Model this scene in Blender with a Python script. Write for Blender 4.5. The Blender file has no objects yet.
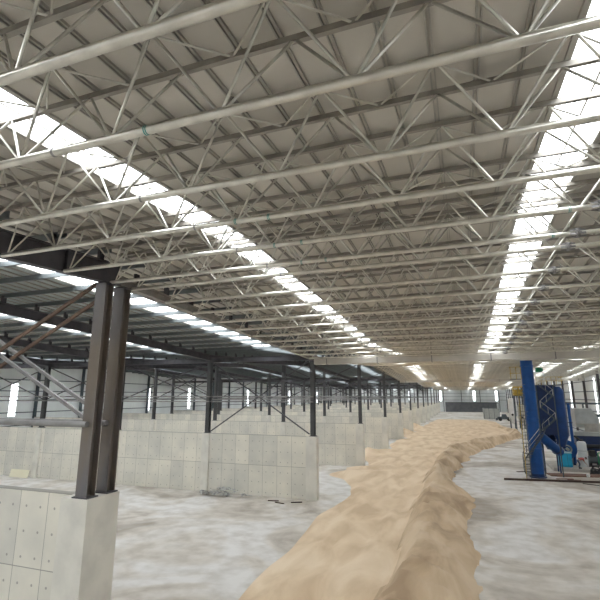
import bpy, bmesh, math, random
from mathutils import Vector, Matrix, noise
random.seed(7)
S = bpy.context.scene
C = S.collection
CAMZ = 7.5
R = math.radians

# ------------------------------------------------------------------ mesh builder
class MB:
    def __init__(s): s.v = []; s.f = []; s.mi = []
    def add(s, vs, fs, m=0):
        n = len(s.v); s.v += [tuple(v) for v in vs]; s.f += [tuple(i + n for i in f) for f in fs]; s.mi += [m] * len(fs)
    def box(s, x0, x1, y0, y1, z0, z1, m=0):
        vs = [(x0,y0,z0),(x1,y0,z0),(x1,y1,z0),(x0,y1,z0),(x0,y0,z1),(x1,y0,z1),(x1,y1,z1),(x0,y1,z1)]
        s.add(vs, [(0,3,2,1),(4,5,6,7),(0,1,5,4),(1,2,6,5),(2,3,7,6),(3,0,4,7)], m); return s
    def bar(s, a, b, w, h, m=0, up=(0,0,1)):
        a = Vector(a); b = Vector(b); d = (b - a).normalized(); u = Vector(up)
        if abs(d.dot(u)) > .97: u = Vector((0,1,0))
        x = d.cross(u).normalized(); u = x.cross(d)
        vs = [p + x * (i * w / 2) + u * (j * h / 2) for p in (a, b) for i, j in ((-1,-1),(1,-1),(1,1),(-1,1))]
        s.add(vs, [(0,1,2,3),(7,6,5,4),(0,4,5,1),(1,5,6,2),(2,6,7,3),(3,7,4,0)], m); return s
    def tube(s, a, b, r, n=8, r2=None, m=0, cap=True):
        a = Vector(a); b = Vector(b); d = (b - a).normalized(); r2 = r if r2 is None else r2
        u = Vector((0,0,1)) if abs(d.z) < .9 else Vector((1,0,0))
        x = d.cross(u).normalized(); u = x.cross(d)
        vs = []
        for p, rr in ((a, r), (b, r2)):
            for k in range(n):
                t = 2 * math.pi * k / n; vs.append(p + x * (rr * math.cos(t)) + u * (rr * math.sin(t)))
        fs = [(k, (k+1) % n, n + (k+1) % n, n + k) for k in range(n)]
        if cap: fs += [tuple(range(n-1, -1, -1)), tuple(range(n, 2*n))]
        s.add(vs, fs, m); return s
    def path(s, pts, r, n=8, m=0):
        for a, b in zip(pts, pts[1:]): s.tube(a, b, r, n, m=m)
        return s
    def lathe(s, prof, n=24, c=(0,0,0), m=0):          # profile (r, z) around z
        vs = []; k0 = len(prof)
        for k in range(n):
            t = 2 * math.pi * k / n
            for r, z in prof: vs.append((c[0] + r*math.cos(t), c[1] + r*math.sin(t), c[2] + z))
        fs = []
        for k in range(n):
            q = (k+1) % n
            for j in range(k0-1): fs.append((k*k0+j, q*k0+j, q*k0+j+1, k*k0+j+1))
        s.add(vs, fs, m); return s
    def prism(s, poly, y0, y1, m=0):                   # polygon in x,z extruded along y
        n = len(poly); vs = [(x, y0, z) for x, z in poly] + [(x, y1, z) for x, z in poly]
        fs = [tuple(range(n)), tuple(range(2*n-1, n-1, -1))] + [(k, n+k, n+(k+1) % n, (k+1) % n) for k in range(n)]
        s.add(vs, fs, m); return s
    def ibeam(s, a, b, w, h, t=.02, up=(0,0,1), m=0):
        a = Vector(a); b = Vector(b); d = (b-a).normalized(); u = Vector(up)
        x = d.cross(u).normalized(); u = x.cross(d)
        for k in (-1, 1): s.bar(a + u*(k*(h-t)/2), b + u*(k*(h-t)/2), w, t, m, up)
        s.bar(a, b, t, h - 2*t, m, up); return s
    def mesh(s, name, mats, smooth=False):
        me = bpy.data.meshes.new(name); me.from_pydata(s.v, [], s.f)
        for q in (mats if isinstance(mats, (list, tuple)) else [mats]): me.materials.append(q)
        if len(me.materials) > 1: me.polygons.foreach_set('material_index', s.mi)
        bm = bmesh.new(); bm.from_mesh(me); bmesh.ops.recalc_face_normals(bm, faces=bm.faces); bm.to_mesh(me); bm.free()
        if smooth:
            me.polygons.foreach_set('use_smooth', [True]*len(me.polygons))
            try: me.set_sharp_from_angle(angle=R(40))
            except Exception: pass
        me.update(); return me
    def build(s, name, mats, parent=None, smooth=False, loc=None):
        return link(name, s.mesh(name, mats, smooth), parent, loc)

def link(name, me, parent=None, loc=None):
    o = bpy.data.objects.new(name, me); C.objects.link(o)
    if parent is not None: o.parent = parent
    if loc is not None: o.location = loc
    return o
def tag(o, label=None, cat=None, group=None, kind=None):
    if label: o['label'] = label
    if cat: o['category'] = cat
    if group: o['group'] = group
    if kind: o['kind'] = kind
    return o
def empty(name, loc, label, cat, group=None):
    o = bpy.data.objects.new(name, None); C.objects.link(o); o.location = loc; o.empty_display_size = .2
    return tag(o, label, cat, group)
ORD = ['first','second','third','fourth','fifth','sixth','seventh','eighth','ninth','tenth','eleventh','twelfth','thirteenth','fourteenth','fifteenth','sixteenth','seventeenth','eighteenth']

# ------------------------------------------------------------------ materials
def mat(name, col, rough=.6, metal=0., var=.0, scale=3., col2=None, bump=0., streak=None):
    m = bpy.data.materials.new(name); m.use_nodes = True; nt = m.node_tree; N = nt.nodes; L = nt.links
    b = N['Principled BSDF']; b.inputs['Roughness'].default_value = rough; b.inputs['Metallic'].default_value = metal
    b.inputs['Base Color'].default_value = (*col, 1)
    if var or col2:
        tc = N.new('ShaderNodeTexCoord'); mp = N.new('ShaderNodeMapping'); L.new(tc.outputs['Object'], mp.inputs[0])
        if streak: mp.inputs['Scale'].default_value = streak
        nz = N.new('ShaderNodeTexNoise'); nz.inputs['Scale'].default_value = scale; nz.inputs['Detail'].default_value = 6
        L.new(mp.outputs[0], nz.inputs['Vector'])
        rp = N.new('ShaderNodeValToRGB'); L.new(nz.outputs[0], rp.inputs[0])
        c2 = col2 or tuple(c*(1-var) for c in col)
        rp.color_ramp.elements[0].position = .38; rp.color_ramp.elements[0].color = (*c2, 1)
        rp.color_ramp.elements[1].position = .62; rp.color_ramp.elements[1].color = (*col, 1)
        L.new(rp.outputs[0], b.inputs['Base Color'])
        if bump:
            bp = N.new('ShaderNodeBump'); bp.inputs['Strength'].default_value = bump; bp.inputs['Distance'].default_value = .05
            L.new(nz.outputs[0], bp.inputs['Height']); L.new(bp.outputs[0], b.inputs['Normal'])
    return m

GALV = mat('galvanised_tube', (.76,.73,.655), .28, .88, .2, 2.5)
GALVW = mat('galvanised_tube_pale', (.72,.69,.60), .4, .6, .15, 2.5)
GALV2 = mat('galvanised_bar', (.70,.68,.61), .3, .85, .25, 3)
CHORD = mat('top_chord_steel', (.36,.335,.295), .5, .4, .2, 3)
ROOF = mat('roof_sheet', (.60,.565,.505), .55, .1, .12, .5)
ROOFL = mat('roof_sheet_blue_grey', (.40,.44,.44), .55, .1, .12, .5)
RIB = mat('roof_rib', (.44,.42,.375), .5, .2, .1, 2)
DARK = mat('dark_primer_steel', (.10,.095,.105), .5, .3, .3, 1.5, bump=.05)
COLM = mat('column_primer', (.17,.163,.17), .45, .3, .3, .7, col2=(.20,.165,.13), streak=(2,2,.5))
COLD = mat('dark_column_primer', (.10,.10,.103), .5, .3, .3, .7)
DARKB = mat('blue_grey_steel', (.09,.115,.13), .5, .3, .2, 2)
RUSTB = mat('rusty_brace', (.15,.095,.065), .75, .1, .4, 4)
PIPE = mat('grey_painted_pipe', (.30,.29,.285), .45, .4, .25, 2)
PURL = mat('purlin_steel', (.19,.21,.215), .45, .5, .15, 1)
GUT = mat('gutter_sheet', (.66,.62,.56), .5, .2, .15, .6, streak=(.3,1,1))
CLAD = mat('wall_cladding', (.80,.83,.83), .5, .1, .08, .4, streak=(1,1,.1))
TEAL = mat('teal_tape', (.02,.28,.25), .4)
BLUE = mat('blue_paint', (.005,.085,.33), .35, .1, .25, 1.2)
BLUE2 = mat('deep_blue_paint', (.005,.05,.21), .4, .1, .3, 1.2)
NAVY = mat('navy_paint', (.006,.028,.11), .4, .1, .3, 1.5)
CYAN = mat('cyan_paint', (.015,.43,.70), .45, 0, .1, 2)
CYANT = mat('pale_cyan_lid', (.40,.62,.68), .5)
YEL = mat('yellow_paint', (.62,.42,.06), .5, 0, .3, 4)
WHT = mat('white_plastic', (.78,.79,.78), .5, 0, .1, 2)
GREYM = mat('machine_grey', (.50,.52,.50), .5, .2, .15, 1.5)
BLK = mat('black_rubber', (.02,.022,.024), .6)
PALE = mat('pale_rail', (.78,.76,.68), .5, .2)
RUST = mat('rust_plate', (.24,.13,.09), .8, .1, .4, 2)
BROWN = mat('brown_steel', (.13,.085,.065), .7, .1, .3, 2)
PIERC = mat('plain_pier_concrete', (.76,.735,.665), .85, 0, .14, 1.2)
CONC2 = mat('plinth_concrete', (.52,.49,.44), .85, 0, .2, 2)
GREEN = mat('green_paint', (.02,.28,.12), .5)
DCONC = mat('dark_concrete', (.15,.155,.165), .9, 0, .2, .7)
BEIGE = mat('beige_shell', (.60,.55,.45), .6, 0, .2, 1)
BOARD = mat('cream_board', (.80,.76,.58), .6)
SCRAP = mat('crumpled_foil', (.62,.62,.60), .4, .4, .5, 6)
SKIN = mat('skin', (.45,.27,.19), .6); REDC = mat('red_shirt', (.42,.10,.08), .8); JEAN = mat('grey_jeans', (.10,.13,.17), .8); HAIR = mat('hair', (.02,.017,.015), .7)

def concrete_mat():
    m = bpy.data.materials.new('formwork_concrete'); m.use_nodes = True; nt = m.node_tree; N = nt.nodes; L = nt.links
    b = N['Principled BSDF']; b.inputs['Roughness'].default_value = .85
    tc = N.new('ShaderNodeTexCoord'); sp = N.new('ShaderNodeSeparateXYZ'); L.new(tc.outputs['Object'], sp.inputs[0])
    def mth(op, a, v=None, w=None):
        n = N.new('ShaderNodeMath'); n.operation = op
        for i, q in enumerate((a, v, w)):
            if q is None: continue
            if isinstance(q, (int, float)): n.inputs[i].default_value = q
            else: L.new(q, n.inputs[i])
        return n.outputs[0]
    def fr(a, size, off=0.): return mth('FRACT', mth('DIVIDE', mth('ADD', a, off), size))
    fx = fr(sp.outputs['X'], 1.2, 100.*1.2); fz = fr(sp.outputs['Z'], 2.25, .02)
    lx = mth('LESS_THAN', fx, .018); lz = mth('LESS_THAN', fz, .012)
    line = mth('MAXIMUM', lx, lz)
    dx = mth('SUBTRACT', fr(sp.outputs['X'], .6, 100.2), .5); dz = mth('SUBTRACT', fr(sp.outputs['Z'], .75, .1), .5)
    rr = mth('ADD', mth('POWER', mth('MULTIPLY', mth('ABSOLUTE', dx), .6), 2.), mth('POWER', mth('MULTIPLY', mth('ABSOLUTE', dz), .75), 2.))
    dot = mth('LESS_THAN', rr, .0016)
    nz = N.new('ShaderNodeTexNoise'); nz.inputs['Scale'].default_value = .6; nz.inputs['Detail'].default_value = 8; L.new(tc.outputs['Object'], nz.inputs['Vector'])
    # each sheet of formwork left its own tone
    cb = N.new('ShaderNodeCombineXYZ'); L.new(mth('FLOOR', mth('DIVIDE', sp.outputs['X'], 1.2)), cb.inputs[0]); L.new(mth('FLOOR', mth('DIVIDE', sp.outputs['Z'], 2.25)), cb.inputs[2])
    wn = N.new('ShaderNodeTexWhiteNoise'); L.new(cb.outputs[0], wn.inputs['Vector'])
    fac = mth('ADD', mth('MULTIPLY', nz.outputs[0], .8), mth('MULTIPLY', wn.outputs['Value'], .25))
    rp = N.new('ShaderNodeValToRGB'); L.new(fac, rp.inputs[0])
    rp.color_ramp.elements[0].position = .3; rp.color_ramp.elements[0].color = (.60,.585,.53,1)
    rp.color_ramp.elements[1].position = .75; rp.color_ramp.elements[1].color = (.83,.79,.69,1)
    mx = N.new('ShaderNodeMixRGB'); mx.blend_type = 'MIX'; L.new(mth('MULTIPLY', line, .62), mx.inputs[0]); L.new(rp.outputs[0], mx.inputs[1]); mx.inputs[2].default_value = (.12,.115,.10,1)
    m2 = N.new('ShaderNodeMixRGB'); L.new(mth('MULTIPLY', dot, .55), m2.inputs[0]); L.new(mx.outputs[0], m2.inputs[1]); m2.inputs[2].default_value = (.16,.15,.13,1)
    L.new(m2.outputs[0], b.inputs['Base Color'])
    return m
CONC = concrete_mat()

def floor_mat():
    m = bpy.data.materials.new('concrete_floor'); m.use_nodes = True; nt = m.node_tree; N = nt.nodes; L = nt.links
    b = N['Principled BSDF']; b.inputs['Roughness'].default_value = .75
    tc = N.new('ShaderNodeTexCoord')
    n1 = N.new('ShaderNodeTexNoise'); n1.inputs['Scale'].default_value = .16; n1.inputs['Detail'].default_value = 8; n1.inputs['Distortion'].default_value = 1.2
    L.new(tc.outputs['Object'], n1.inputs['Vector'])
    rp = N.new('ShaderNodeValToRGB'); L.new(n1.outputs[0], rp.inputs[0])
    e = rp.color_ramp.elements; e[0].position = .36; e[0].color = (.42,.375,.32,1); e[1].position = .56; e[1].color = (.72,.70,.67,1)
    q = rp.color_ramp.elements.new(.46); q.color = (.62,.575,.51,1)
    n2 = N.new('ShaderNodeTexNoise'); n2.inputs['Scale'].default_value = 1.1; n2.inputs['Detail'].default_value = 8; L.new(tc.outputs['Object'], n2.inputs['Vector'])
    r2 = N.new('ShaderNodeValToRGB'); L.new(n2.outputs[0], r2.inputs[0]); e = r2.color_ramp.elements
    e[0].position = .35; e[0].color = (.80,.78,.75,1); e[1].position = .6; e[1].color = (1,1,1,1)
    mx = N.new('ShaderNodeMixRGB'); mx.blend_type = 'MULTIPLY'; mx.inputs[0].default_value = 1; L.new(rp.outputs[0], mx.inputs[1]); L.new(r2.outputs[0], mx.inputs[2])
    L.new(mx.outputs[0], b.inputs['Base Color']); return m
FLOOR = floor_mat()

def sand_mat(name, a, b_, c):
    m = bpy.data.materials.new(name); m.use_nodes = True; nt = m.node_tree; N = nt.nodes; L = nt.links
    b = N['Principled BSDF']; b.inputs['Roughness'].default_value = .95
    tc = N.new('ShaderNodeTexCoord'); mp = N.new('ShaderNodeMapping'); mp.inputs['Scale'].default_value = (1.3,.5,1); mp.inputs['Rotation'].default_value = (0,0,R(-8)); L.new(tc.outputs['Object'], mp.inputs[0])
    n1 = N.new('ShaderNodeTexNoise'); n1.inputs['Scale'].default_value = .55; n1.inputs['Detail'].default_value = 9; n1.inputs['Distortion'].default_value = .6; L.new(mp.outputs[0], n1.inputs['Vector'])
    rp = N.new('ShaderNodeValToRGB'); L.new(n1.outputs[0], rp.inputs[0]); e = rp.color_ramp.elements
    e[0].position = .34; e[0].color = (*a,1); e[1].position = .64; e[1].color = (*c,1); q = e.new(.5); q.color = (*b_,1)
    L.new(rp.outputs[0], b.inputs['Base Color'])
    n2 = N.new('ShaderNodeTexNoise'); n2.inputs['Scale'].default_value = 3; n2.inputs['Detail'].default_value = 8; L.new(tc.outputs['Object'], n2.inputs['Vector'])
    bp = N.new('ShaderNodeBump'); bp.inputs['Strength'].default_value = .4; bp.inputs['Distance'].default_value = .05; L.new(n2.outputs[0], bp.inputs['Height']); L.new(bp.outputs[0], b.inputs['Normal'])
    return m
SAND = sand_mat('track_sand', (.62,.46,.30), (.73,.57,.39), (.80,.65,.475))
SAND2 = sand_mat('bank_sand', (.42,.30,.19), (.60,.45,.295), (.70,.555,.39))

def pane_mat(name, k, tint=(1,1,1)):
    m = bpy.data.materials.new(name); m.use_nodes = True; nt = m.node_tree; N = nt.nodes; L = nt.links
    N.remove(N['Principled BSDF']); o = N['Material Output']
    t = N.new('ShaderNodeBsdfTransparent'); t.inputs[0].default_value = (tint[0]*.92, tint[1]*.92, tint[2]*.92, 1)
    r = N.new('ShaderNodeBsdfTranslucent'); r.inputs[0].default_value = (.85,.88,.88,1)
    x = N.new('ShaderNodeMixShader'); x.inputs[0].default_value = k; L.new(t.outputs[0], x.inputs[1]); L.new(r.outputs[0], x.inputs[2]); L.new(x.outputs[0], o.inputs[0])
    return m
PANE = pane_mat('translucent_roof_sheet', .2)

# ------------------------------------------------------------------ geometry of the hall
XL, XR, XW = -11.0, 18.6, -60.0            # column line beside the main aisle, right wall, left wall
RIDGES = [11.9] + [58.6 + 50.4*k for k in range(4)]
VALLEYS = [33.4 + 50.4*k for k in range(5)]
YEND = VALLEYS[-1]                          # 235
ZR, ZV = 3.73, 2.74
def zb(y):                                   # height above the camera of the truss bottom chords
    if y <= -13: return ZR - .055*(RIDGES[0]+13) + .04*(-13-y)
    if y <= RIDGES[0]: return ZR - .055*(RIDGES[0]-y)
    if y <= VALLEYS[0]: return ZR + (ZV-ZR)*(y-RIDGES[0])/(VALLEYS[0]-RIDGES[0])
    k = (y - VALLEYS[0]) % 50.4
    return ZV + (3.84-ZV)*(1-abs(k-25.2)/25.2)
def Zb(y): return CAMZ + zb(y)
RO = 1.20
def Zr(y): return Zb(y) + RO                # underside of the roof sheets
KN = [-42., -13.] + sorted(RIDGES + VALLEYS)
FR = [11.7] + [33.4 + 16.8*k for k in range(13)]
LINES = [XL, -20.2, -29.4, -38.6, -47.8]

# roof sheets with strips left open for the skylights
SKY = [(-50.6,.8), (-42.0,.8), (-33.3,.8), (-24.6,.85), (-15.0,.8), (-6.55,.48), (2.2,.5), (11.0,.5), (16.2,.4)]  # rightmost narrow strip is an added skylight, giving extra bright streaks
edges = [XW-.2]
for x, SW in SKY: edges += [x-SW, x+SW]
edges.append(XR+.2)
cm = MB()
for i in range(0, len(edges), 2):
    x0, x1 = edges[i], edges[i+1]
    for a, b in zip(KN, KN[1:]):
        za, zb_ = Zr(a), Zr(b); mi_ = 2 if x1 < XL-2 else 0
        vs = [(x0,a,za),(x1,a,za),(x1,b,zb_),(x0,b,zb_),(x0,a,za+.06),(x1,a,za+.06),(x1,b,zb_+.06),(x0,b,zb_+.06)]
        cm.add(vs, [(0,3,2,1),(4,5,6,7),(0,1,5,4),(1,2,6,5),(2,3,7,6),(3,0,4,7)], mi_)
    n = int((x1-x0)/.56); st = (x1-x0)/max(n,1)
    for k in range(n+1):
        x = x0 + k*st
        for a, b in zip(KN, KN[1:]):
            cm.bar((x-.03,a,Zr(a)-.022),(x-.03,b,Zr(b)-.022),.022,.05,1)
            cm.bar((x+.03,a,Zr(a)-.022),(x+.03,b,Zr(b)-.022),.022,.05,1)
tag(cm.build('ceiling', [ROOF, RIB, ROOFL]), kind='structure')
wn = 0
for x, SW in SKY:
    pm = MB(); gm = MB()
    for a, b in zip(KN, KN[1:]):
        za, zb_ = Zr(a)+.03, Zr(b)+.03
        pm.add([(x-SW,a,za),(x+SW,a,za),(x+SW,b,zb_),(x-SW,b,zb_)], [(0,1,2,3)])
        gm.bar((x+.02,a,za-.02),(x+.02,b,zb_-.02),.03,.03)
        for s in (-1,1): gm.bar((x+s*SW,a,za-.04),(x+s*SW,b,zb_-.04),.05,.07)
    wn += 1
    w = tag(pm.build('window_%d' % wn, PANE), kind='structure')
    gm.build('glazing_bar', RIB, w)

# floor
fm = MB(); fm.box(-90, 60, -60, 300, -.3, 0); tag(fm.build('floor', FLOOR), kind='structure')

# side and end walls with tall translucent strips
def side_wall(name, x, th, wins, z0, z1):
    global wn
    m = MB(); ys = sorted(set([KN[0]] + KN + [w for q in wins for w in q])); g = MB()
    def slab(a, b, lo, hi):   # lo, hi functions of y
        xa, xb = x, x+th
        vs = [(xa,a,lo(a)),(xa,b,lo(b)),(xa,b,hi(b)),(xa,a,hi(a)),(xb,a,lo(a)),(xb,b,lo(b)),(xb,b,hi(b)),(xb,a,hi(a))]
        m.add(vs, [(0,1,2,3),(7,6,5,4),(0,4,5,1),(1,5,6,2),(2,6,7,3),(3,7,4,0)])
    top = lambda y: Zr(y)-.03
    for a, b in zip(ys, ys[1:]):
        if any(abs(a-q[0]) < 1e-6 for q in wins):
            slab(a, b, lambda y: 0, lambda y: z0); slab(a, b, lambda y: z1, top)
            wn += 1; p = MB(); p.add([(x+th/2,a,z0),(x+th/2,b,z0),(x+th/2,b,z1),(x+th/2,a,z1)], [(0,1,2,3)])
            tag(p.build('window_%d' % wn, PANE), kind='structure')
        else: slab(a, b, lambda y: 0, top)
    w = tag(m.build(name, CLAD), kind='structure')
    s = -1 if th > 0 else 1
    for z in (1.8, 3.4, 5.2, 6.9, 8.2, 9.8):
        g.bar((x+s*.07, KN[0], z), (x+s*.07, YEND-.3, z), .1, .12)
    o = g.build('girt', DARKB, w); tag(o, kind='stuff')
    return w
LW = [(y-.55, y+.55) for y in (46.8, 76., 90.5, 104.3, 121., 137., 155., 171., 188., 205.)]
side_wall('wall_left', XW, -.15, LW, 4.7, 9.2)
RW = [(y-.5, y+.5) for y in (62.5, 79.2, 96., 113., 129.8, 146.6, 163.4, 180., 197., 214.)]
side_wall('wall_right', XR, .15, RW, 3.6, 10.2)
m = MB(); EW = [(-26.5,-25.4), (-11.4,-10.4), (4.1,5.2), (14.0,15.0)]
us = sorted([XW, XR] + [q for w in EW for q in w])
for a, b in zip(us, us[1:]):
    if any(abs(a-w[0]) < 1e-6 for w in EW):
        m.box(a,b,YEND,YEND+.15,0,5.2); m.box(a,b,YEND,YEND+.15,9.9,Zr(YEND)+.02)
        wn += 1; p = MB(); p.add([(a,YEND+.07,5.2),(b,YEND+.07,5.2),(b,YEND+.07,9.9),(a,YEND+.07,9.9)], [(0,1,2,3)])
        tag(p.build('window_%d' % wn, PANE), kind='structure')
    else: m.box(a,b,YEND,YEND+.15,0,Zr(YEND)+.02)
w = tag(m.build('wall_far', CLAD), kind='structure')
g = MB()
for z in (5.6, 7.2, 8.8, 10.4): g.bar((XW,YEND-.07,z),(XR,YEND-.07,z),.1,.12)
for k in range(10): g.bar((XW+8.4*k,YEND-.2,0),(XW+8.4*k,YEND-.2,Zr(YEND)),.25,.3)
g.build('wall_frame', DARKB, w)

# ------------------------------------------------------------------ main hall trusses
NODE, HW, HH = 1.63, .35, 1.07
X0T, X1T = -10.8, 18.3
BX = [-.86 + NODE*k for k in range(-6, 12)]
def dmesh(sx, sy):
    return MB().tube((.03*sx,.01*sy,.02),(sx*NODE/2,sy*HW,HH),.021,7).mesh('web_diagonal', GALV2, True)
DM = {(sx,sy): dmesh(sx,sy) for sx in (-1,1) for sy in (-1,1)}
LM = {s: MB().tube((0,-s*HW,HH),(NODE/2,s*HW,HH),.016,6).mesh('lacing_bar', GALV2, True) for s in (-1,1)}
TCM = MB().box(X0T,X1T,-.035,.035,HH-.04,HH+.05).mesh('top_chord', CHORD)
BC1 = MB().tube((X0T,0,0),(2.75,0,0),.057,14).mesh('bottom_chord', GALV, True)
BC2 = MB().tube((2.75,0,0),(X1T,0,0),.052,14).mesh('bottom_chord', GALVW, True)
FLM = MB().tube((-.035,0,0),(-.008,0,0),.115,14).tube((.008,0,0),(.035,0,0),.115,14)
for k in range(6):
    t = k*math.pi/3; FLM.tube((-.07,.09*math.cos(t),.09*math.sin(t)),(.07,.09*math.cos(t),.09*math.sin(t)),.013,6)
for k in range(4):
    t = k*math.pi/2+.4; c_, s_ = math.cos(t), math.sin(t)
    for sg in (-1,1): FLM.bar((sg*.03,.085*c_,.085*s_),(sg*.16,.055*c_,.055*s_),.012,.05)
FLM = FLM.mesh('splice_flange', PIPE, True)
TPM = MB().tube((-.022,0,0),(-.008,0,0),.0605,14).tube((.008,0,0),(.022,0,0),.0605,14).mesh('tape_band', TEAL, True)
WELD = MB().tube((-.02,0,0),(.02,0,0),.062,14).mesh('weld_collar', PIPE, True)
NEAR = [2.75, 4.1, 5.9, 7.6, 9.5, 11.35, 12.4] + [14.35 + 1.965*k for k in range(10)]
bands = {4.1: (-3.55,), 7.6: (-4.14,-3.4), 9.5: (-4.08,-3.38,2.22), 11.35: (-4.04,-3.33,2.24)}
which = {0: 'nearest of them, right over the viewer', 1: 'its thick lower tube crosses the top left corner, one teal band', 3: 'its lower tube has two teal bands at left',
         4: 'ends on the dark beam, teal bands at left and beside its flange', 5: 'ends on the nearer twin column, three teal bands', 6: 'ends on the farther twin column'}
for i, y in enumerate(NEAR):
    extra = which.get(i)
    lab = 'galvanised tubular roof truss, %s in the row going back' % ORD[i]
    if extra: lab = 'galvanised roof truss, ' + extra
    lab = {2: 'galvanised tubular roof truss third from the viewer, without teal bands', 16: 'galvanised tubular roof truss, last before the pale valley gutter'}.get(i, lab)
    if i > 6 and i < 16: lab = 'galvanised tubular roof truss, %s one behind the twin dark columns' % ORD[i-7]
    t = empty('roof_truss', (0, y, Zb(y)), lab, 'roof truss', 'tubular roof trusses of the nearest roof bay')
    link('bottom_chord', BC1, t); link('bottom_chord', BC2, t)
    link('top_chord', TCM, t, (0,-HW,0)); link('top_chord', TCM, t, (0,HW,0))
    sh = 0
    for x in BX:
        for (sx, sy), me in DM.items():
            if X0T-.3 < x+sh+sx*NODE/2 < X1T+.2: link('web_diagonal', me, t, (x+sh,0,0))
    for k in range(35): link('lacing_bar', LM[1 if k % 2 else -1], t, (X0T+.1+k*NODE/2,0,0))
    link('splice_flange', FLM, t, (2.75,0,0))
    for bx in bands.get(round(y,2), ()): link('tape_band', TPM, t, (bx,0,0))
    link('weld_collar', WELD, t, (-5.1,0,0)); link('weld_collar', WELD, t, (9.1,0,0))
# the same trusses far down the hall, one mesh each
fm_ = MB()
fm_.tube((X0T,0,0),(X1T,0,0),.057,8)
for s in (-1,1): fm_.box(X0T,X1T,s*HW-.035,s*HW+.035,HH-.04,HH+.05)
for x in BX:
    for sx in (-1,1):
        for sy in (-1,1):
            if X0T-.3 < x+sx*NODE/2 < X1T+.2: fm_.tube((x,0,0),(x+sx*NODE/2,sy*HW,HH),.021,5)
for k in range(35):
    s = 1 if k % 2 else -1; fm_.tube((X0T+.1+k*NODE/2,-s*HW,HH),(X0T+.1+(k+1)*NODE/2,s*HW,HH),.016,4)
FT = fm_.mesh('far_roof_truss', GALV)
VN = ['first','second','third','fourth','fifth']
for k in range(4):
    a, b = VALLEYS[k], VALLEYS[k+1]
    n = 25
    for j in range(n):
        y = a + 1.4 + (b-a-2.8)*j/(n-1)
        if abs(y-49.5) < .95: continue
        o = link('roof_truss', FT, None, (0,y,Zb(y)))
        tag(o, 'tubular truss under the roof between the %s and %s valley gutters from the viewer' % (VN[k], VN[k+1]), 'roof truss', 'tubular roof trusses of the %s roof bay' % VN[k+1])
# valley gutters
for k, y in enumerate(VALLEYS[:-1]):
    g = empty('valley_gutter', (0,y,CAMZ+2.4), 'pale sheet metal box gutter across the hall, %s from the viewer' % VN[k], 'gutter', 'valley gutters')
    MB().prism([(-.3,0),(.3,0),(.3,.4),(.27,.43),(-.27,.43),(-.3,.4)], X0T, X1T).build('trough', GUT, g).rotation_euler = (0,0,-math.pi/2)
    m = MB()
    for j in range(8): m.box(X0T+1+j*3.9, X0T+1.06+j*3.9, -.32, .32, -.02, .44)
    m.build('joint_strap', PIPE, g)
    m = MB()
    for j in range(8): m.bar((X0T+1+j*3.9,0,.42),(X0T+1+j*3.9,0,RO+.3),.05,.05)
    m.build('hanger', CHORD, g)
    o = MB().ibeam((XW+.2,y,CAMZ+2.98),(XL-.25,y,CAMZ+2.98),.22,.4).build('valley_beam', DARK)
    tag(o, 'dark steel beam across the left bays under the %s valley from the viewer' % VN[k], 'beam', 'valley beams of the left bays')

# ------------------------------------------------------------------ rafters, purlins
LN = ['beside the main aisle', 'on the second column line from the aisle', 'on the third column line from the aisle', 'on the fourth column line from the aisle', 'on the fifth column line from the aisle']
segn = ['behind the viewer', 'coming down to the ridge nearest the viewer', 'from the nearest ridge to the first valley', 'rising behind the first valley']
for li, x in enumerate(LINES):
    for si, (a, b) in enumerate(zip(KN, KN[1:])):
        lab = 'dark steel rafter %s, %s' % (LN[li].replace('on the ', '').replace(' from the aisle',''), segn[si] if si < 4 else '')
        if si == 0: continue
        if si >= 4: lab = 'dark rafter %s, in the %s roof slope down the hall' % (LN[li].replace(' from the aisle',''), ORD[si-1])
        off0, off1 = ((.0,.72) if si == 1 else (.02,.34)) if li == 0 else (.2,.7)
        a_, b_ = a+.02, b-.02
        zc = (off0+off1)/2; h = off1-off0
        beam = MB().ibeam((0,a_,Zb(a)+zc),(0,b_,Zb(b)+zc),.28 if li == 0 else .24,h,.025)
        if li == 0 and si == 1: # stiffeners
            n = int((b-a)/2.2)
            for k in range(1,n):
                y = a+(b-a)*k/n; beam.box(-.12,.12,y-.008,y+.008,Zb(y)+.03,Zb(y)+.69)
        t = empty('roof_rafter', (x,(a+b)/2,0), lab, 'rafter', 'dark rafters over the column lines')
        beam.build('beam', CHORD if li == 0 and si > 1 else DARK, t, loc=(0,-(a+b)/2,0))  # aisle rafter past the first ridge: lit look put into a paler steel colour
        if si < 4:
            n = int((b-a)/1.7); cl = MB().box(-.05,.05,-.1,.1,0,.34).mesh('cleat', DARK)
            for k in range(n):
                y = a+(k+.5)*(b-a)/n
                link('cleat', cl, t, (0,y-(a+b)/2,Zb(y)+off1))
PM = MB().box(XW+.3,XL+.4,-.035,.035,-.1,.1).box(XW+.3,XL+.4,-.035,.045,-.1,-.085).mesh('roof_purlin', PURL)
for si, (a, b) in enumerate(zip(KN, KN[1:])):
    n = int((b-a)/1.7)
    for k in range(n):
        y = a+(k+.5)*(b-a)/n
        if y < -2: continue
        o = link('roof_purlin', PM, None, (0,y,Zb(y)+RO-.16))
        tag(o, 'thin grey purlin across the left bays, in the %s roof slope from the viewer' % ORD[si-1], 'purlin', 'roof purlins of the left bays, %s slope' % ORD[si-1])

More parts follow.
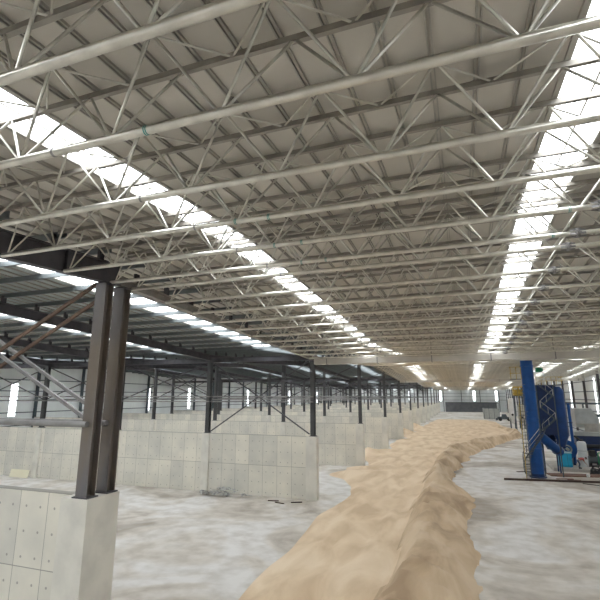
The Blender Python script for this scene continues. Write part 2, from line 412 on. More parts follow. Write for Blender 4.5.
# ------------------------------------------------------------------ concrete partitions, columns, bracing
WT = 4.5
def hcol(h, w, d):
    m = MB(); m.box(-w/2,w/2,-d/2,-d/2+.03,0,h); m.box(-w/2,w/2,d/2-.03,d/2,0,h); m.box(-.02,.02,-d/2+.03,d/2-.03,0,h); return m
rown = ['nearest the viewer'] + ['%s from the viewer' % o for o in ORD[1:]]
for ri, y in enumerate(FR[:-1]):
    yc = y
    w = empty('concrete_partition_wall', ((XW+XL)/2, yc, 0), 'cast concrete partition wall with formwork marks, %s' % rown[ri], 'wall', 'concrete partition walls of the left bays')
    xr = -10.62 if ri == 0 else -10.65
    ox = (XW+XL)/2
    th = .3
    MB().box(XW+.2-ox, xr-.85-ox, -th/2, th/2, 0, WT).build('wall_panel', CONC, w)
    for li, x in enumerate(LINES):
        dep = .66 if ri == 0 else .3
        x0, x1 = (xr-.85, xr) if li == 0 else (x-.32, x+.32)
        if ri == 0 and li == 0: x0 = -11.65
        MB().box(x0-ox, x1-ox, -dep, dep if li == 0 or ri == 0 else .3, 0, WT+.01).build('pier', PIERC, w)
    for li, x in enumerate(LINES):
        ys = (11.3, 12.12) if ri == 0 else (y,)
        for yi, yy in enumerate(ys):
            if ri == 0:
                lab = 'dark twin steel column, %s of the pair, %s' % (('nearer','farther')[yi], 'standing at the aisle end' if li == 0 else LN[li])
            else: lab = 'dark steel column on the %s partition wall, %s' % (ORD[ri], 'at its aisle end' if li == 0 else LN[li].replace('on the ','').replace(' from the aisle','') )
            top = Zb(yy) + (0 if li == 0 else .2); h = top-(WT+.01)-.03
            c = empty('steel_column', (x if not(ri == 0 and li == 0) else -10.98, yy, WT+.01), lab, 'column', 'twin columns' if ri == 0 else 'steel columns on the partition walls')
            sz = (.42,.36) if ri == 0 else (.34,.34)
            m = hcol(h, *sz); 
            m.build('shaft', COLM if ri == 0 else COLD, c)
            MB().box(-sz[0]/2-.08,sz[0]/2+.08,-sz[1]/2-.05,sz[1]/2+.05,0,.04).build('base_plate', DARK, c)
            if ri < 4: MB().box(-sz[0]/2-.03,sz[0]/2+.03,-sz[1]/2-.03,sz[1]/2+.03,h-.03,h).build('cap_plate', DARK, c)
    # struts and crosses
    planes = (11.3, 12.12) if ri == 0 else (y,)
    for pi, yy in enumerate(planes):
        pos = ('nearer','farther')[pi]+' plane of the twin columns' if ri == 0 else '%s partition wall' % ORD[ri]
        zs = (CAMZ-.85,) if ri == 0 else (CAMZ-.45, CAMZ-.05)
        for zi, zz in enumerate(zs):
            r = .09 if ri == 0 else .05
            if ri > 5 and zi: continue
            o = MB().tube((XW+.4,yy-r-.19,zz),(XL+.1,yy-r-.19,zz),r,10).build('strut_pipe', PIPE, None, True)
            tag(o, 'long horizontal grey pipe across the left bays, %s%s' % ('at the %s twin columns' % ('nearer','farther')[pi] if ri == 0 else 'above the '+pos, '' if ri == 0 else (', lower of two',', upper of two')[zi]), 'pipe', 'strut pipes between the columns')
        for bi in range(4 if ri < 5 else 1):
            if ri > 7: continue
            if ri in (2,4) and bi in (1,3): continue
            xa, xb = LINES[bi]-.3, LINES[bi+1]+.3
            zt = Zb(yy)-.05; zlo = {0: CAMZ-.7, 1: WT+.15}.get(ri, CAMZ-.3)
            if ri == 1 and bi: zlo = CAMZ-.3
            b = empty('cross_brace', ((xa+xb)/2, yy, 0), 'crossed steel braces %s, %s' % ('between the %s twin columns' % ('nearer','farther')[pi] if ri == 0 else 'above the '+pos, ['bay beside the aisle','second bay from aisle','third bay from aisle','fourth bay from aisle'][bi]), 'brace', 'cross braces between the columns')
            q = (xa-xb)/2
            s = .085 if ri == 0 else .07
            for k, (p0, p1, mm) in enumerate((((q,-.06,zt),(-q,-.06,zlo),RUSTB if ri == 0 else DARK),((q,.06,zlo),(-q,.06,zt),PIPE if ri == 0 else DARK))):
                o = MB().bar(p0,p1,s,s*1.3).build('brace_bar', mm, b)
                if ri == 0: o['label'] = ('rusty brown brace bar','grey brace bar')[k]
m = MB(); m.box(XW,XR,KN[0]-.15,KN[0],0,Zr(KN[0])+.02)
tag(m.build('wall_near', CLAD), kind='structure')
# columns against the side walls
for sx, name, st in ((XR-.35,'right',8.4),(XW+.3,'left',8.4)):
    for k in range(27):
        y = 8.2 + st*k
        if y > YEND-2: break
        h = Zb(y)+.9
        o = hcol(h,.3,.3 if sx > 0 else .36).build('wall_column', DARK if sx > 0 else DARKB, None, loc=(sx,y,0))
        tag(o, 'dark steel post against the %s cladding wall, one of the evenly spaced row' % name, 'column', 'posts along the %s wall' % name)

# far dark wall and enclosure
o = MB().box(XL+2.2, 14.2, 233.2, 233.6, 0, 4.6).build('far_concrete_wall', DCONC); tag(o, 'low dark grey concrete wall across the far end of the hall', 'wall')
e = empty('mesh_enclosure', (8.3,166,0), 'grey sheet enclosure standing at the far end of the aisle', 'enclosure')
MB().box(-2.4,2.4,-.05,.05,0,3.4).box(-2.4,-2.3,0,8,0,3.4).box(2.3,2.4,0,8,0,3.4).build('panel', GREYM, e)
for k in range(4): MB().box(-2.45+1.6*k,-2.35+1.6*k,-.12,.0,0,5.2).build('post', DARKB, e)
MB().bar((-2.4,0,5.1),(2.4,0,5.1),.1,.1).build('top_rail', DARKB, e)

# ------------------------------------------------------------------ sand
def lerp(tab, y):
    if y <= tab[0][0]: return tab[0][1]
    for (a, u), (b, v) in zip(tab, tab[1:]):
        if y <= b: return u+(v-u)*(y-a)/(b-a)
    return tab[-1][1]
XRT = [(12,.3),(20,0),(31,-.2),(38,-.1),(42,-1.0),(46,-1.3),(55,-1.0),(64,.3),(74,3),(88,7),(103,10.5),(110,9.6),(117,8.8),(140,8.5),(150,8),(160,5),(175,5)]
XLT = [(12,-9),(33,-9.7),(36,-9.3),(39,-9.9),(43,-12),(49,-12.8),(50.8,-10.4),(53,-11.2),(60,-14),(66,-13),(67.5,-10.4),(72,-12),(83,-11.8),(84.5,-10.4),(95,-13.5),(101,-10.4),(112,-14),(118,-10.4),(135,-10.4),(175,-8)]
CT = [(12,-2.6),(29,-2.5),(39,-2.5),(52,-2.6),(60,-2.1),(69,-1.0),(75,1.5),(84,5.2),(95,9.0),(105,9.6),(120,8)]
def sst(t): t = max(0,min(1,t)); return t*t*(3-2*t)
def nz(x,y,s,o=0.): return noise.fractal(Vector((x*s,y*s,o)),.8,2.1,4)
def hsand(x, y):
    sm = lambda f, o: noise.noise(Vector((o,y*f,.5)))
    xr = lerp(XRT,y)+sm(.3,3)*.7+sm(.9,8)*.3; xl = lerp(XLT,y)+sm(.25,7)*.5; xc = lerp(CT,y)+sm(.15,1)*.6
    endf = sst((163-y)/12)
    m = min(sst((x-xl)/1.4), sst((xr-x)/.7))*endf
    base = .24*m-.06+.035*noise.noise(Vector((x*.35,y*.35,2)))*m
    ruts = 0
    mid = lerp([(12,-6.4),(34,-6.3),(45,-6),(60,-5.2),(80,-3.5),(100,0),(130,3)],y)
    for o in (-1.6,-.4,.7,1.7): ruts -= .13*math.exp(-((x-mid-o+.3*math.sin(y*.13+o))/.17)**2)
    H = 1.1*lerp([(12,.9),(30,1.),(60,1.),(80,.8),(100,.7),(118,.35),(140,0.)],y)*(1+.25*nz(x,y,.22,9))
    wr = max(.6, xr-xc)
    if x > xc: p = max(0,1-(x-xc)/wr)**.85
    else: p = max(0,1-(xc-x)/1.5); p = p*p*(3-2*p)
    bank = H*p*(1+.25*nz(x,y,.9,4)) + .09*nz(x,y,1.3,6)*sst(p*3)
    # small heap lying against the partitions
    heap = 0
    for hx, hy, r_, hh in ((-12.6,61.5,2.8,.6),(-13,96,3.3,1.2),(-11.2,45,2.2,.3),(-12.5,113,3.5,1.2)):
        d = math.hypot(x-hx,(y-hy)*.8)/r_
        if d < 1: heap = max(heap, hh*(1-d)*(1+.3*nz(x,y,.6,8)))
    return base + ruts*m*m + max(0,bank)*(endf) + heap, p
ysg = []; y = 13.
while y < 174: ysg.append(y); y += .28+max(0,(y-30))*.008
xsg = [-18+.3*k for k in range(121)]
grid = [[hsand(x,y) for x in xsg] for y in ysg]
def blocked(x, y):
    return any(abs(y-f) < .62 and x < XL+.75 for f in FR)
def sand(sel, name, mt, lift):
    vs = []; idx = {}; fs = []
    for j in range(len(ysg)-1):
        for i in range(len(xsg)-1):
            q = [(j,i),(j,i+1),(j+1,i+1),(j+1,i)]
            if max(grid[a][b][0] for a, b in q) <= 0: continue
            pb = grid[j][i][1] > .04 and ysg[j] < 118
            if pb != sel: continue
            if blocked(xsg[i],ysg[j]): continue
            f = []
            for k in q:
                if k not in idx: idx[k] = len(vs); vs.append((xsg[k[1]],ysg[k[0]],grid[k[0]][k[1]][0]))
                f.append(idx[k])
            fs.append(f)
    me = bpy.data.meshes.new(name); me.from_pydata(vs,[],fs); me.materials.append(mt); me.polygons.foreach_set('use_smooth',[True]*len(fs))
    return link(name, me)
tag(sand(False,'sand_track',SAND,0), 'pale tan sand spread as a rutted track down the hall', 'sand', kind='stuff')
tag(sand(True,'sand_bank',SAND2,0), 'long lumpy bank of brown sand heaped along the right edge of the track', 'sand bank', kind='stuff')

# ------------------------------------------------------------------ plant on the right
tw = empty('scrubber_tower', (6.05,49.5,0), 'tall round blue tower rising to the gutter at right', 'tower')
MB().lathe([(.56,.1),(.56,10.95)],32).build('shell', BLUE, tw, True)
for z in (2.6,5.3,7.9,10.4): MB().lathe([(.56,z-.05),(.63,z-.05),(.63,z+.05),(.56,z+.05)],32).build('flange_ring', BLUE, tw, True)
MB().lathe([(0,0),(.75,0),(.75,.1),(.58,.1),(.56,.35)],32).build('base_ring', NAVY, tw, True)
MB().lathe([(.56,10.95),(.5,11.02),(0,11.04)],32).build('top_cap', BLUE, tw, True)
MB().box(-1.6,-.58,-.45,.45,9.1,9.16).build('landing', DARKB, tw)
q = MB()
for x in (-1.55,-1.05,-.62): q.bar((x,-.43,9.1),(x,-.43,10.3),.05,.05)
for z in (9.7,10.3): q.bar((-1.55,-.43,z),(-.6,-.43,z),.05,.05); q.bar((-1.55,-.43,z),(-1.55,.43,z),.05,.05)
q.build('landing_rail', YEL, tw)
# spiral stair wound round the tower
st = empty('spiral_stair', (6.05,49.5,0), 'dark spiral stair with pale rail wound round the blue tower', 'stair')
tread = MB().box(.6,1.14,-.13,.13,-.02,.02).mesh('tread', DARKB)
NT = 30; a0, a1 = R(150), R(325)
rl = MB(); rd = MB(); posts = MB(); stg = MB(); pr = pq = None
for k in range(NT):
    a = a0+(a1-a0)*k/(NT-1); z = .2+.145*k
    o = link('tread', tread, st, (0,0,z)); o.rotation_euler = (0,0,a)
    P = Vector((1.15*math.cos(a),1.15*math.sin(a),z)); Q = P+Vector((0,0,.95))
    if pr is not None: stg.bar(pq,P,.03,.09); g_ = rl if 13 < k < 24 else rd; g_.tube(pr,Q,.025,6); g_.tube(pr-Vector((0,0,.45)),Q-Vector((0,0,.45)),.015,6)
    if k % 4 == 0: posts.tube(P,Q,.025,6)
    pr, pq = Q, P
tag(rl.build('handrail', PALE, st), 'pale stretch of handrail'); rd.build('handrail', DARKB, st); posts.build('rail_post', DARKB, st); stg.build('stringer', DARKB, st)
# caged ladder left of the tower
ld = empty('caged_ladder', (5.15,48.35,0), 'yellow and black caged ladder left of the blue tower', 'ladder')
for sx in (-.2,.2): MB().bar((sx,0,0),(sx,0,8.4),.05,.05).build('rail', YEL if sx < 0 else DARKB, ld)
rm = MB().tube((-.2,0,0),(.2,0,0),.02,6).mesh('rung', BLK)
for k in range(25): link('rung', rm, ld, (0,0,.3+.32*k))
hm = MB(); pts = [(.38*math.cos(t),-.38*math.sin(t),0) for t in [R(180*q/8) for q in range(9)]]; hm.path(pts,.02,5); hm = hm.mesh('cage_hoop', DARKB)
for k in range(7): link('cage_hoop', hm, ld, (0,0,2.3+.85*k))
MB().bar((0,-.38,2.3),(0,-.38,8.3),.03,.03).bar((-.27,-.27,2.3),(-.27,-.27,8.3),.03,.03).bar((.27,-.27,2.3),(.27,-.27,8.3),.03,.03).build('cage_strip', DARKB, ld)
for z in (3,6,8.6): MB().bar((.2,0,z),(.55,.72,z),.04,.04).build('bracket', DARKB, ld)
# zigzag stair
zz = empty('zigzag_stair', (7.55,50.2,0), 'zigzag steel stair with pale handrails in front of the navy filter', 'stair')
for k in range(4):
    z0, z1 = 4.2+1.1*k, 5.3+1.1*k; s = 1 if k % 2 == 0 else -1
    A = Vector((-.6*s,-.3*(k%2),z0)); B = Vector((.6*s,-.3*(k%2),z1))
    f = MB(); f.bar(A+Vector((0,-.12,0)),B+Vector((0,-.12,0)),.03,.12).bar(A+Vector((0,.2,0)),B+Vector((0,.2,0)),.03,.12).build('stringer', DARKB, zz)
    for j in range(6):
        p = A.lerp(B,(j+.5)/6); MB().box(p.x-.1,p.x+.1,p.y-.12,p.y+.2,p.z-.012,p.z+.012).build('tread', DARKB, zz)
    h = MB().tube(A+Vector((0,-.14,.6)),B+Vector((0,-.14,.6)),.016,6)
    for j in range(3):
        p = A.lerp(B,j/2); h.tube(p+Vector((0,-.14,0)),p+Vector((0,-.14,.6)),.012,5)
    h.build('handrail', PALE, zz)
for sx in (-.75,.75): MB().bar((sx,.1,0),(sx,.1,8.5),.09,.09).build('post', DARKB, zz)
# filter house
fh = empty('filter_house', (8.2,53,0), 'navy blue filter house with rounded cyclone at its right side', 'filter')
MB().prism([(-1.15,3.7),(.35,3.7),(.35,8.55),(-1.15,8.55)],-1,1.2).build('housing', NAVY, fh)
for k in range(5): MB().box(-1.19,.37,-1.04,-1.0,4.2+.95*k,4.28+.95*k).build('stiffener', NAVY, fh)
MB().lathe([(.0,8.45),(.35,8.45),(.62,8.1),(.66,7.9),(.66,3.6),(.2,2.5),(0,2.5)],28,(.72,-.4,0)).build('cyclone', BLUE2, fh, True)
MB().lathe([(0,2.2),(.2,2.2),(.9,3.7),(0,3.71)],4,(-.4,.1,0)).build('hopper', NAVY, fh)
for x, y in ((-1.05,-.4),(.3,-.4),(-1.05,.85),(.3,.85)): MB().bar((x,y,0),(x,y,3.75),.12,.12).build('leg', NAVY, fh)
pl = MB(); pl.box(-1.2,1.35,-1.2,1.3,8.56,8.62).build('roof_deck', DARKB, fh)
r = MB()
for x in [-1.1+.45*k for k in range(6)]: r.tube((x,-1.15,8.6),(x,-1.15,9.4),.025,6)
for z in (9.0,9.4): r.tube((-1.1,-1.15,z),(1.3,-1.15,z),.025,6); r.tube((1.3,-1.15,z),(1.3,1.2,z),.025,6)
r.build('guard_rail', YEL, fh)
st2 = MB(); st2.bar((-1.5,-1.25,8.75),(-.1,-1.25,9.5),.35,.08); st2.tube((-1.6,-1.3,8.8),(-1.0,-1.3,9.5),.03,6); st2.tube((-1.0,-1.3,9.5),(-.1,-1.3,9.6),.03,6)
st2.build('access_flap', PALE, fh)
mo = empty('drive_motor', (7.5,52.6,8.62), 'small green motor on a white stand above the filter house', 'motor')
MB().tube((-.25,0,1.55),(.3,0,1.55),.24,16).tube((.3,0,1.55),(.42,0,1.55),.17,16).build('casing', GREEN, mo, True)
for x in (-.35,.4): 
    for y in (-.2,.2): MB().bar((x,y,0),(x,y,1.3),.05,.05).build('stand_leg', WHT, mo)
MB().box(-.45,.5,-.28,.28,1.27,1.32).build('stand_top', WHT, mo)

# fan group on its plinth
o = MB().box(8.1,12.6,54.0,59.7,0,.3).build('concrete_plinth', CONC2); tag(o, 'low concrete plinth under the fan and cyan box', 'plinth')
fan = empty('blower_fan', (10.0,57.2,.3), 'blue snail-shaped blower fan with pale inlet behind the cyan box', 'fan')
pts = []
for k in range(33):
    t = 2*math.pi*k/32; r_ = .78+.34*k/32; pts.append((r_*math.cos(-t+R(200)), 1.65+r_*math.sin(-t+R(200))))
m = MB(); m.prism(pts[:-1], -.38, .38); m.build('scroll', BLUE, fan)
MB().lathe([(.42,0),(.42,.18),(.32,.22),(.3,.3),(.42,.42),(.42,.5)],24).build('inlet_ring', GREYM, fan, True, (.0,-.38,1.65)).rotation_euler = (R(90),0,0)
MB().tube((0,-.45,1.65),(0,-1.0,1.65),.16,12).build('shaft_housing', GREYM, fan, True)
for x in (-.6,.6): MB().prism([(x-.12,0),(x+.12,0),(x+.05,1.2),(x-.05,1.2)],-.35,.35).build('pedestal', NAVY, fan)
MB().tube((-1.4,.2,2.3),(-.6,.2,2.3),.36,16).build('pale_bend', GREYM, fan, True)
bx = empty('cyan_box', (9.42,55.4,.3), 'bright cyan steel box with pale lid on the plinth', 'box')
MB().box(-.55,.6,-.5,.5,.04,1.38).build('body', CYAN, bx)
MB().box(-.6,.65,-.55,.55,1.38,1.46).build('lid', CYANT, bx)
MB().box(-.6,-.5,-.53,-.45,0,1.38).build('corner_post', CYANT, bx)
MB().box(.18,.2,-.515,-.5,.15,1.3).build('door_seam', NAVY, bx)
du = empty('blue_duct', (7.9,52,0), 'sloping blue round duct from tower foot down to the fan', 'duct')
pts = [Vector(q) for q in ((-1.25,-2.1,3.75),(.45,-.6,2.2),(.9,2.6,2.3),(1.5,4.75,2.4))]
d_ = MB()
for a, b in zip(pts, pts[1:]): d_.tube(a,b,.42,20)
d_.build('pipe', BLUE, du, True)
for a, b in ((pts[0],pts[1]),(pts[1],pts[2]),(pts[2],pts[3])):
    d = (b-a).normalized(); p = a.lerp(b,.88); MB().tube(p-d*.04,p+d*.04,.5,20).build('flange', NAVY, du, True)
tk = empty('white_tank', (11.25,56,.3), 'upright white plastic tank with dark cap right of the fan', 'tank')
MB().lathe([(0,.02),(.4,.02),(.44,.1),(.44,2.35),(.36,2.5),(.15,2.58),(0,2.58)],24).build('body', WHT, tk, True)
MB().lathe([(0,2.56),(.2,2.56),(.2,2.72),(0,2.74)],16).tube((-.1,0,2.66),(-.5,.3,3.05),.1,10).build('cap', BLK, tk, True)
for z in (.8,1.6): MB().lathe([(.44,z-.03),(.46,z-.03),(.46,z+.03),(.44,z+.03)],24).build('hoop', GREYM, tk, True)
# vertical blue pipe and cross beams
bp_ = empty('blue_riser_pipe', (10.95,57.6,0), 'slim vertical blue riser pipe behind the fan', 'pipe')
MB().tube((0,.9,.3),(0,.9,6.7),.16,16).build('pipe', BLUE, bp_, True)
for z in (2.4,4.6,6.6): MB().tube((0,.9,z-.04),(0,.9,z+.04),.23,16).build('flange', NAVY, bp_, True)
hd = empty('dryer_hood', (12.8,61,0), 'large pale grey machine hood with sloping front on blue base', 'machine')
MB().prism([(-1.0,4.0),(1.35,4.0),(1.35,5.0),(.65,6.1),(-1.0,6.1)],-.9,1.6).build('hood', GREYM, hd)
MB().box(-1.05,1.4,-1.0,-.9,4.35,4.45).box(-.2,1.3,-.98,-.9,3.55,4.35).build('door_frame', CONC2, hd)
MB().box(-1.3,2.3,-1.1,1.7,3.1,3.5).build('deck', GREYM, hd)
MB().box(-1.2,2.4,-1.0,1.6,1.5,3.1).build('base', NAVY, hd)
for x in (-1.1,.6,2.3):
    for y in (-.9,1.5): MB().bar((x,y,0),(x,y,1.5),.14,.14).build('leg', NAVY, hd)
MB().tube((-.8,-1.05,2.0),(2.2,-1.05,2.0),.22,14).build('roller', BLK, hd, True)
cv = empty('conveyor_frame', (13.5,64.3,0), 'dark blue conveyor frame on posts along the right wall', 'conveyor')
MB().bar((-3.0,0,6.7),(4.6,0,6.5),.15,.22).bar((-1.3,-.6,5.3),(4.6,-.6,5.1),.3,.35).build('beam', DARKB, cv)
MB().bar((2.6,0,6.5),(4.6,0,5.6),.15,.25).build('sloping_chute', NAVY, cv)
for x in (-2.9,.1,3.0): MB().bar((x,0,0),(x,0,6.7),.16,.16).build('post', DARKB, cv)
bt = empty('white_drum', (12.95,55,0), 'white round ended drum on a dark cradle at right edge', 'drum')
MB().lathe([(0,-.02),(.45,.05),(.72,.28),(.8,.6),(.8,2.2),(.72,2.5),(.45,2.7),(0,2.78)],24).build('shell', WHT, bt, True, (-.15,0,1.75)).rotation_euler = (0,R(90),0)
MB().box(.1,.25,-.6,.6,0,1.3).box(1.8,1.95,-.6,.6,0,1.3).build('cradle', DARKB, bt)
ge = empty('compressor_unit', (12.0,56.6,0), 'low dark compressor unit with green pipes between white tank and drum', 'compressor')
MB().box(-.3,1.6,-.4,.6,.3,.42).build('skid', BLK, ge)
MB().tube((-.1,.1,.95),(1.2,.1,.95),.38,16).build('receiver', DARKB, ge, True)
MB().box(0,.5,-.3,.4,1.3,1.9).build('engine', BLK, ge)
MB().path([(.7,-.3,.5),(.7,-.3,1.7),(1.3,-.3,1.7),(1.3,-.3,.6)],.06,8).build('pipe', GREEN, ge, True)
for x in (0,1.1): MB().box(x-.1,x+.1,-.2,.4,.42,.65).build('foot', BLK, ge)
# loose steel on the floor
o = MB().ibeam((2.9,46.9,.09),(11.6,48.2,.09),.22,.16).build('steel_beam', BROWN); tag(o, 'long thin brown steel beam lying on the floor, nearest the viewer', 'beam')
o = MB().bar((7.2,51.2,.05),(11.9,52.0,.05),1.5,.09).build('steel_plate', RUST); tag(o, 'wide rust brown steel plate lying in front of the plinth', 'plate')
for k, (x,y,a,l,wd) in enumerate(((8.2,49.2,.3,1.5,.2),(5.9,50.9,-.2,1.1,.14),(8.9,48.9,.1,1.1,.1),(4.9,52.3,.5,.9,.3))):
    dx, dy = math.cos(a)*l/2, math.sin(a)*l/2
    o = MB().bar((x-dx,y-dy,.03),(x+dx,y+dy,.03),wd,.05).build('steel_offcut', (RUST,BROWN)[k%2])
    tag(o, ['short rusty offcut between the long beam and the wide plate','short brown offcut left of the wide plate','small rusty strip behind the long beam','flat brown offcut on the floor left of the tower foot'][k], 'offcut', 'steel offcuts on the floor')
cb = MB().path([(9.2,47.2,.03),(10,46.8,.03),(11,46.5,.03),(12,46.0,.03),(13.4,45.6,.03)],.03,6).build('cable', BLK); tag(cb, 'thin black cable trailing over the floor in front of the long beam', 'cable')

# blue site far plant
def silo(x,y,r_,h,mt,lab,legs=1.2):
    s = empty('silo', (x,y,0), lab, 'silo')
    MB().lathe([(0,legs),(r_*.5,legs),(r_,legs+1.0),(r_,h-.5),(r_*.5,h),(0,h)],24).build('shell', mt, s, True)
    for a in range(4): MB().bar((r_*.9*math.cos(a*math.pi/2+.8),r_*.9*math.sin(a*math.pi/2+.8),0),(r_*.9*math.cos(a*math.pi/2+.8),r_*.9*math.sin(a*math.pi/2+.8),legs+1.2),.15,.15).build('leg', DARKB, s)
    MB().tube((0,-r_-.02,h*.45),(0,-r_+.1,h*.45),.25,12).build('hatch', BLK, s)
silo(10.5,120,.75,7.0,WHT,'slim white silo far down the aisle, left of the beige one')
silo(12.5,120,.75,5.7,BEIGE,'beige silo far down the aisle beside the blue tower')
yp = empty('yellow_platform', (11.9,116,0), 'yellow railed platform on posts above the far silos', 'platform')
MB().box(-1.2,1.2,-1,1,7.4,7.6).build('deck', DARKB, yp)
for x in (-1.1,0,1.1):
    for y in (-.9,.9): MB().bar((x,y,7.5),(x,y,9.5),.12,.12).build('post', YEL, yp); MB().bar((x,y,0),(x,y,7.4),.14,.14).build('leg', DARKB, yp)
for z in (8.1,8.8,9.5): MB().bar((-1.2,-.95,z),(1.2,-.95,z),.25,.3).build('rail', YEL, yp)
MB().box(-.9,.7,-.5,.5,7.6,8.9).build('drive_box', YEL, yp)
# dark vehicle far away
vh = empty('loader', (11.2,154,0), 'small dark wheeled loader parked far down the aisle', 'vehicle')
MB().prism([(-1.9,.5),(1.9,.5),(1.9,1.1),(.8,1.25),(.5,2.0),(-.6,2.0),(-.8,1.3),(-1.9,1.2)],-.8,.8).build('body', DARKB, vh)
for x in (-1.2,1.2):
    for y in (-.8,.8): MB().tube((x,y-.15,.48),(x,y+.15,.48),.48,16).build('wheel', BLK, vh, True)
MB().prism([(-2.5,.15),(-1.9,.3),(-1.9,1.0),(-2.4,.8)],-.9,.9).build('bucket', DCONC, vh)

# ------------------------------------------------------------------ small things on the left
o = MB().bar((-39.9,32.6,.03),(-39.9,32.78,.72),2.3,.05,up=(0,1,0)).build('cream_board', BOARD); tag(o, 'cream rectangular board leaning against the partition wall at far left', 'board')
sc = MB()
for k in range(46):
    x = -19.9+4.2*random.random(); y = 32.0+.8*random.random()-.2; h = .08+.5*math.exp(-((x+17.8)/1.2)**2)*random.random()
    a = random.random()*3.1; l = .3+.7*random.random(); d = Vector((math.cos(a),math.sin(a)*.5,random.uniform(-.25,.25)))*l/2
    p = Vector((x,y,h+.06)); w_ = .1+.25*random.random(); n = Vector((-d.y,d.x,random.uniform(-.1,.1))).normalized()*w_
    sc.add([p-d-n*.5,p+d-n*.3,p+d*.8+n,p+n*.2+Vector((0,0,.08)),p-d+n*.6],[(0,1,3,4),(1,2,3)])
tag(sc.build('scrap_heap', SCRAP), 'heap of crumpled silvery scrap at the foot of the partition wall', 'scrap heap', kind='stuff')
for k, (x,y,a) in enumerate(((-14.0,31.9,.2),(-13.3,31.6,-.3),(-12.2,31.9,.5))):
    o = MB().bar((x,y,.05),(x+.8*math.cos(a),y+.8*math.sin(a),.05),.07,.06).build('timber_offcut', BROWN); tag(o, 'short dark stick on the floor, %s counted from the aisle end of the wall' % ORD[2-k], 'stick', 'sticks at the wall foot')

# ------------------------------------------------------------------ worker bending over the plate
def skin_body(name, pts, edges_, mt, parent, lv=1):
    me = bpy.data.meshes.new(name); me.from_pydata([p[0] for p in pts], edges_, []); me.materials.append(mt)
    o = link(name, me, parent)
    md = o.modifiers.new('Skin','SKIN'); md.use_smooth_shade = True
    for i, v in enumerate(me.skin_vertices[0].data): v.radius = (pts[i][1], pts[i][1]*(pts[i][2] if len(pts[i]) > 2 else 1)); v.use_root = (i == 0)
    s = o.modifiers.new('Sub','SUBSURF'); s.levels = lv; s.render_levels = lv
    return o
wk = empty('worker', (10.55,54.5,.305), 'person in dark red shirt and grey trousers bending over before the white tank', 'person')
wk.scale = (.92,.92,.92)
# facing +x, hips back (x=-.15), torso bent forward to the right
P = [((-.1,0,.88),.15),((.12,0,.98),.15),((.36,0,1.05),.17),((.47,0,1.06),.1),((.56,0,1.06),.055),
     ((-.12,-.11,.8),.1),((.02,-.13,.48),.07),((-.12,-.13,.12),.045),((.04,-.14,.04),.04),
     ((-.12,.11,.8),.1),((.06,.13,.48),.07),((-.06,.13,.12),.045),((.12,.14,.04),.04),
     ((.40,-.19,1.0),.065),((.46,-.25,.74),.045),((.62,-.2,.52),.034),
     ((.40,.19,1.0),.065),((.5,.25,.74),.045),((.68,.18,.52),.034)]
Eg = [(0,1),(1,2),(2,3),(3,4),(0,5),(5,6),(6,7),(7,8),(0,9),(9,10),(10,11),(11,12),(2,13),(13,14),(14,15),(2,16),(16,17),(17,18)]
skin_body('body', P, Eg, SKIN, wk)
skin_body('trousers', [((-.1,0,.9),.165),((-.12,-.11,.8),.115),((.02,-.13,.48),.085),((-.11,-.13,.14),.065),((-.12,.11,.8),.115),((.06,.13,.48),.085),((-.05,.13,.14),.065),((.0,0,.94),.16)],[(0,1),(1,2),(2,3),(0,4),(4,5),(5,6),(0,7)],JEAN,wk)
skin_body('shirt', [((.14,0,.99),.165),((-.02,0,.95),.165),((.36,0,1.06),.185),((.45,0,1.07),.12),((.40,-.19,1.0),.08),((.45,-.24,.8),.062),((.40,.19,1.0),.08),((.48,.24,.8),.062)],[(0,1),(0,2),(2,3),(2,4),(4,5),(2,6),(6,7)],REDC,wk)
hd_ = bmesh.new(); bmesh.ops.create_uvsphere(hd_, u_segments=20, v_segments=14, radius=.1)
for v in hd_.verts:
    x, y, z = v.co; v.co = Vector((x*1.02,y*.82,z*1.2)); 
    if x > .07 and abs(y) < .022 and -.03 < z < .02: v.co.x += .025      # nose
    if z < -.06: v.co.x += .012; v.co.y *= .85                            # chin
    if x > .06 and .015 < z < .05 and .02 < abs(y) < .05: v.co.x -= .012  # eye sockets
me = bpy.data.meshes.new('head'); hd_.to_mesh(me); hd_.free(); me.materials.append(SKIN); me.polygons.foreach_set('use_smooth',[True]*len(me.polygons))
h = link('head', me, wk, (.68,0,1.09)); h.rotation_euler = (0,R(50),0)
for s in (-1,1):
    MB().lathe([(0,-.012),(.02,0),(0,.012)],8).build('ear', SKIN, h, loc=(0,s*.085,0)); MB().lathe([(0,-.01),(.01,0),(0,.01)],8).build('eye', BLK, h, loc=(.085,s*.032,.025))
MB().box(.088,.098,-.02,.02,-.055,-.045).build('mouth', REDC, h)
hm_ = MB().lathe([(.108,-.01),(.11,.03),(.1,.085),(.06,.125),(0,.135)],18); hm_.build('hair', HAIR, h, True, (-.02,0,.0))
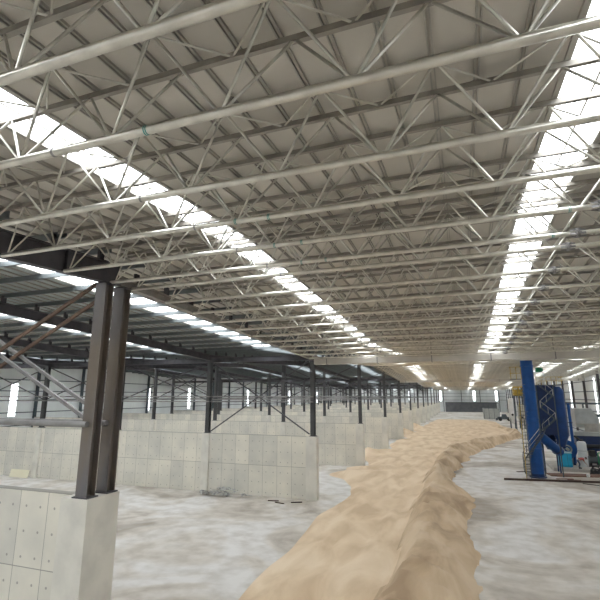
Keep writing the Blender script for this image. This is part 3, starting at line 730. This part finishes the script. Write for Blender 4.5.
for s, (hx,hy,hz) in ((-1,(.64,-.2,.5)),(1,(.7,.18,.5))):
    hnd = skin_body('hand', [((hx,hy,hz),.03),((hx+.03,hy,hz-.06),.034)],[(0,1)],SKIN,wk)
    for f in range(4):
        b0 = Vector((hx+.035,hy+(f-1.5)*.018,hz-.08)); l = (.03,.034,.032,.026)[f]
        MB().tube(b0,b0+Vector((.01,0,-l)),.0085,6,.0075).tube(b0+Vector((.01,0,-l)),b0+Vector((-.008,0,-2*l)),.0075,6,.006).build('finger', SKIN, wk)
    b0 = Vector((hx+.02,hy-s*.035,hz-.04)); MB().tube(b0,b0+Vector((.015,-s*.02,-.03)),.0095,6).tube(b0+Vector((.015,-s*.02,-.03)),b0+Vector((.03,-s*.015,-.055)),.0085,6,.006).build('thumb', SKIN, wk)
for s, x in ((-1,.0),(1,.08)):
    MB().box(x-.13,x+.15,s*.135-.05,s*.135+.05,0,.07).box(x-.13,x+.02,s*.135-.045,s*.135+.045,.07,.13).build('shoe', BLK, wk)
# black bundle with hoses beside the worker
bd = empty('hose_bundle', (11.6,53.15,0), 'black bundle of rubber hose beside the bending worker', 'hose')
for k in range(5):
    rr_ = .34-.02*k; z = .06+.1*k; pts = [(rr_*1.4*math.cos(t),rr_*math.sin(t),z+.05*math.sin(2*t+k)) for t in [2*math.pi*q/20 for q in range(21)]]
    MB().path(pts,.05,8).build('coil', BLK, bd, True)
MB().path([(-.3,0,.5),(-.1,0,.75),(.2,-.1,.72),(.5,-.2,.4),(.7,-.3,.05)],.06,8).build('loose_end', BLK, bd, True)
o = MB().lathe([(0,0),(.13,0),(.16,.22),(.15,.24),(0,.22)],16).build('white_bucket', WHT, None, True, (10.4,50.6,.1)); tag(o, 'small white bucket on the rusty plate', 'bucket')

# ------------------------------------------------------------------ world, camera
W = bpy.data.worlds.new('World'); S.world = W; W.use_nodes = True; N = W.node_tree.nodes; L = W.node_tree.links
bg = N['Background']; bg.inputs[0].default_value = (.93,.965,1,1); bg.inputs[1].default_value = 5.0
cam = bpy.data.cameras.new('camera'); co = bpy.data.objects.new('camera', cam); C.objects.link(co)
cam.sensor_width = 36; cam.lens = 444/600*36; cam.clip_end = 1000; cam.clip_start = .05
co.location = (0,0,CAMZ); co.rotation_euler = (R(90)+math.atan(96/444), 0, .3464650243)
S.camera = co
S.view_settings.view_transform = 'Standard'; S.view_settings.look = 'None'; S.view_settings.gamma = 1; S.view_settings.use_curve_mapping = False
S.view_settings.exposure = 0.7
S.cycles.use_denoising = True
S.cycles.max_bounces = 8; S.cycles.diffuse_bounces = 6; S.cycles.transparent_max_bounces = 16
S.cycles.sample_clamp_indirect = 6
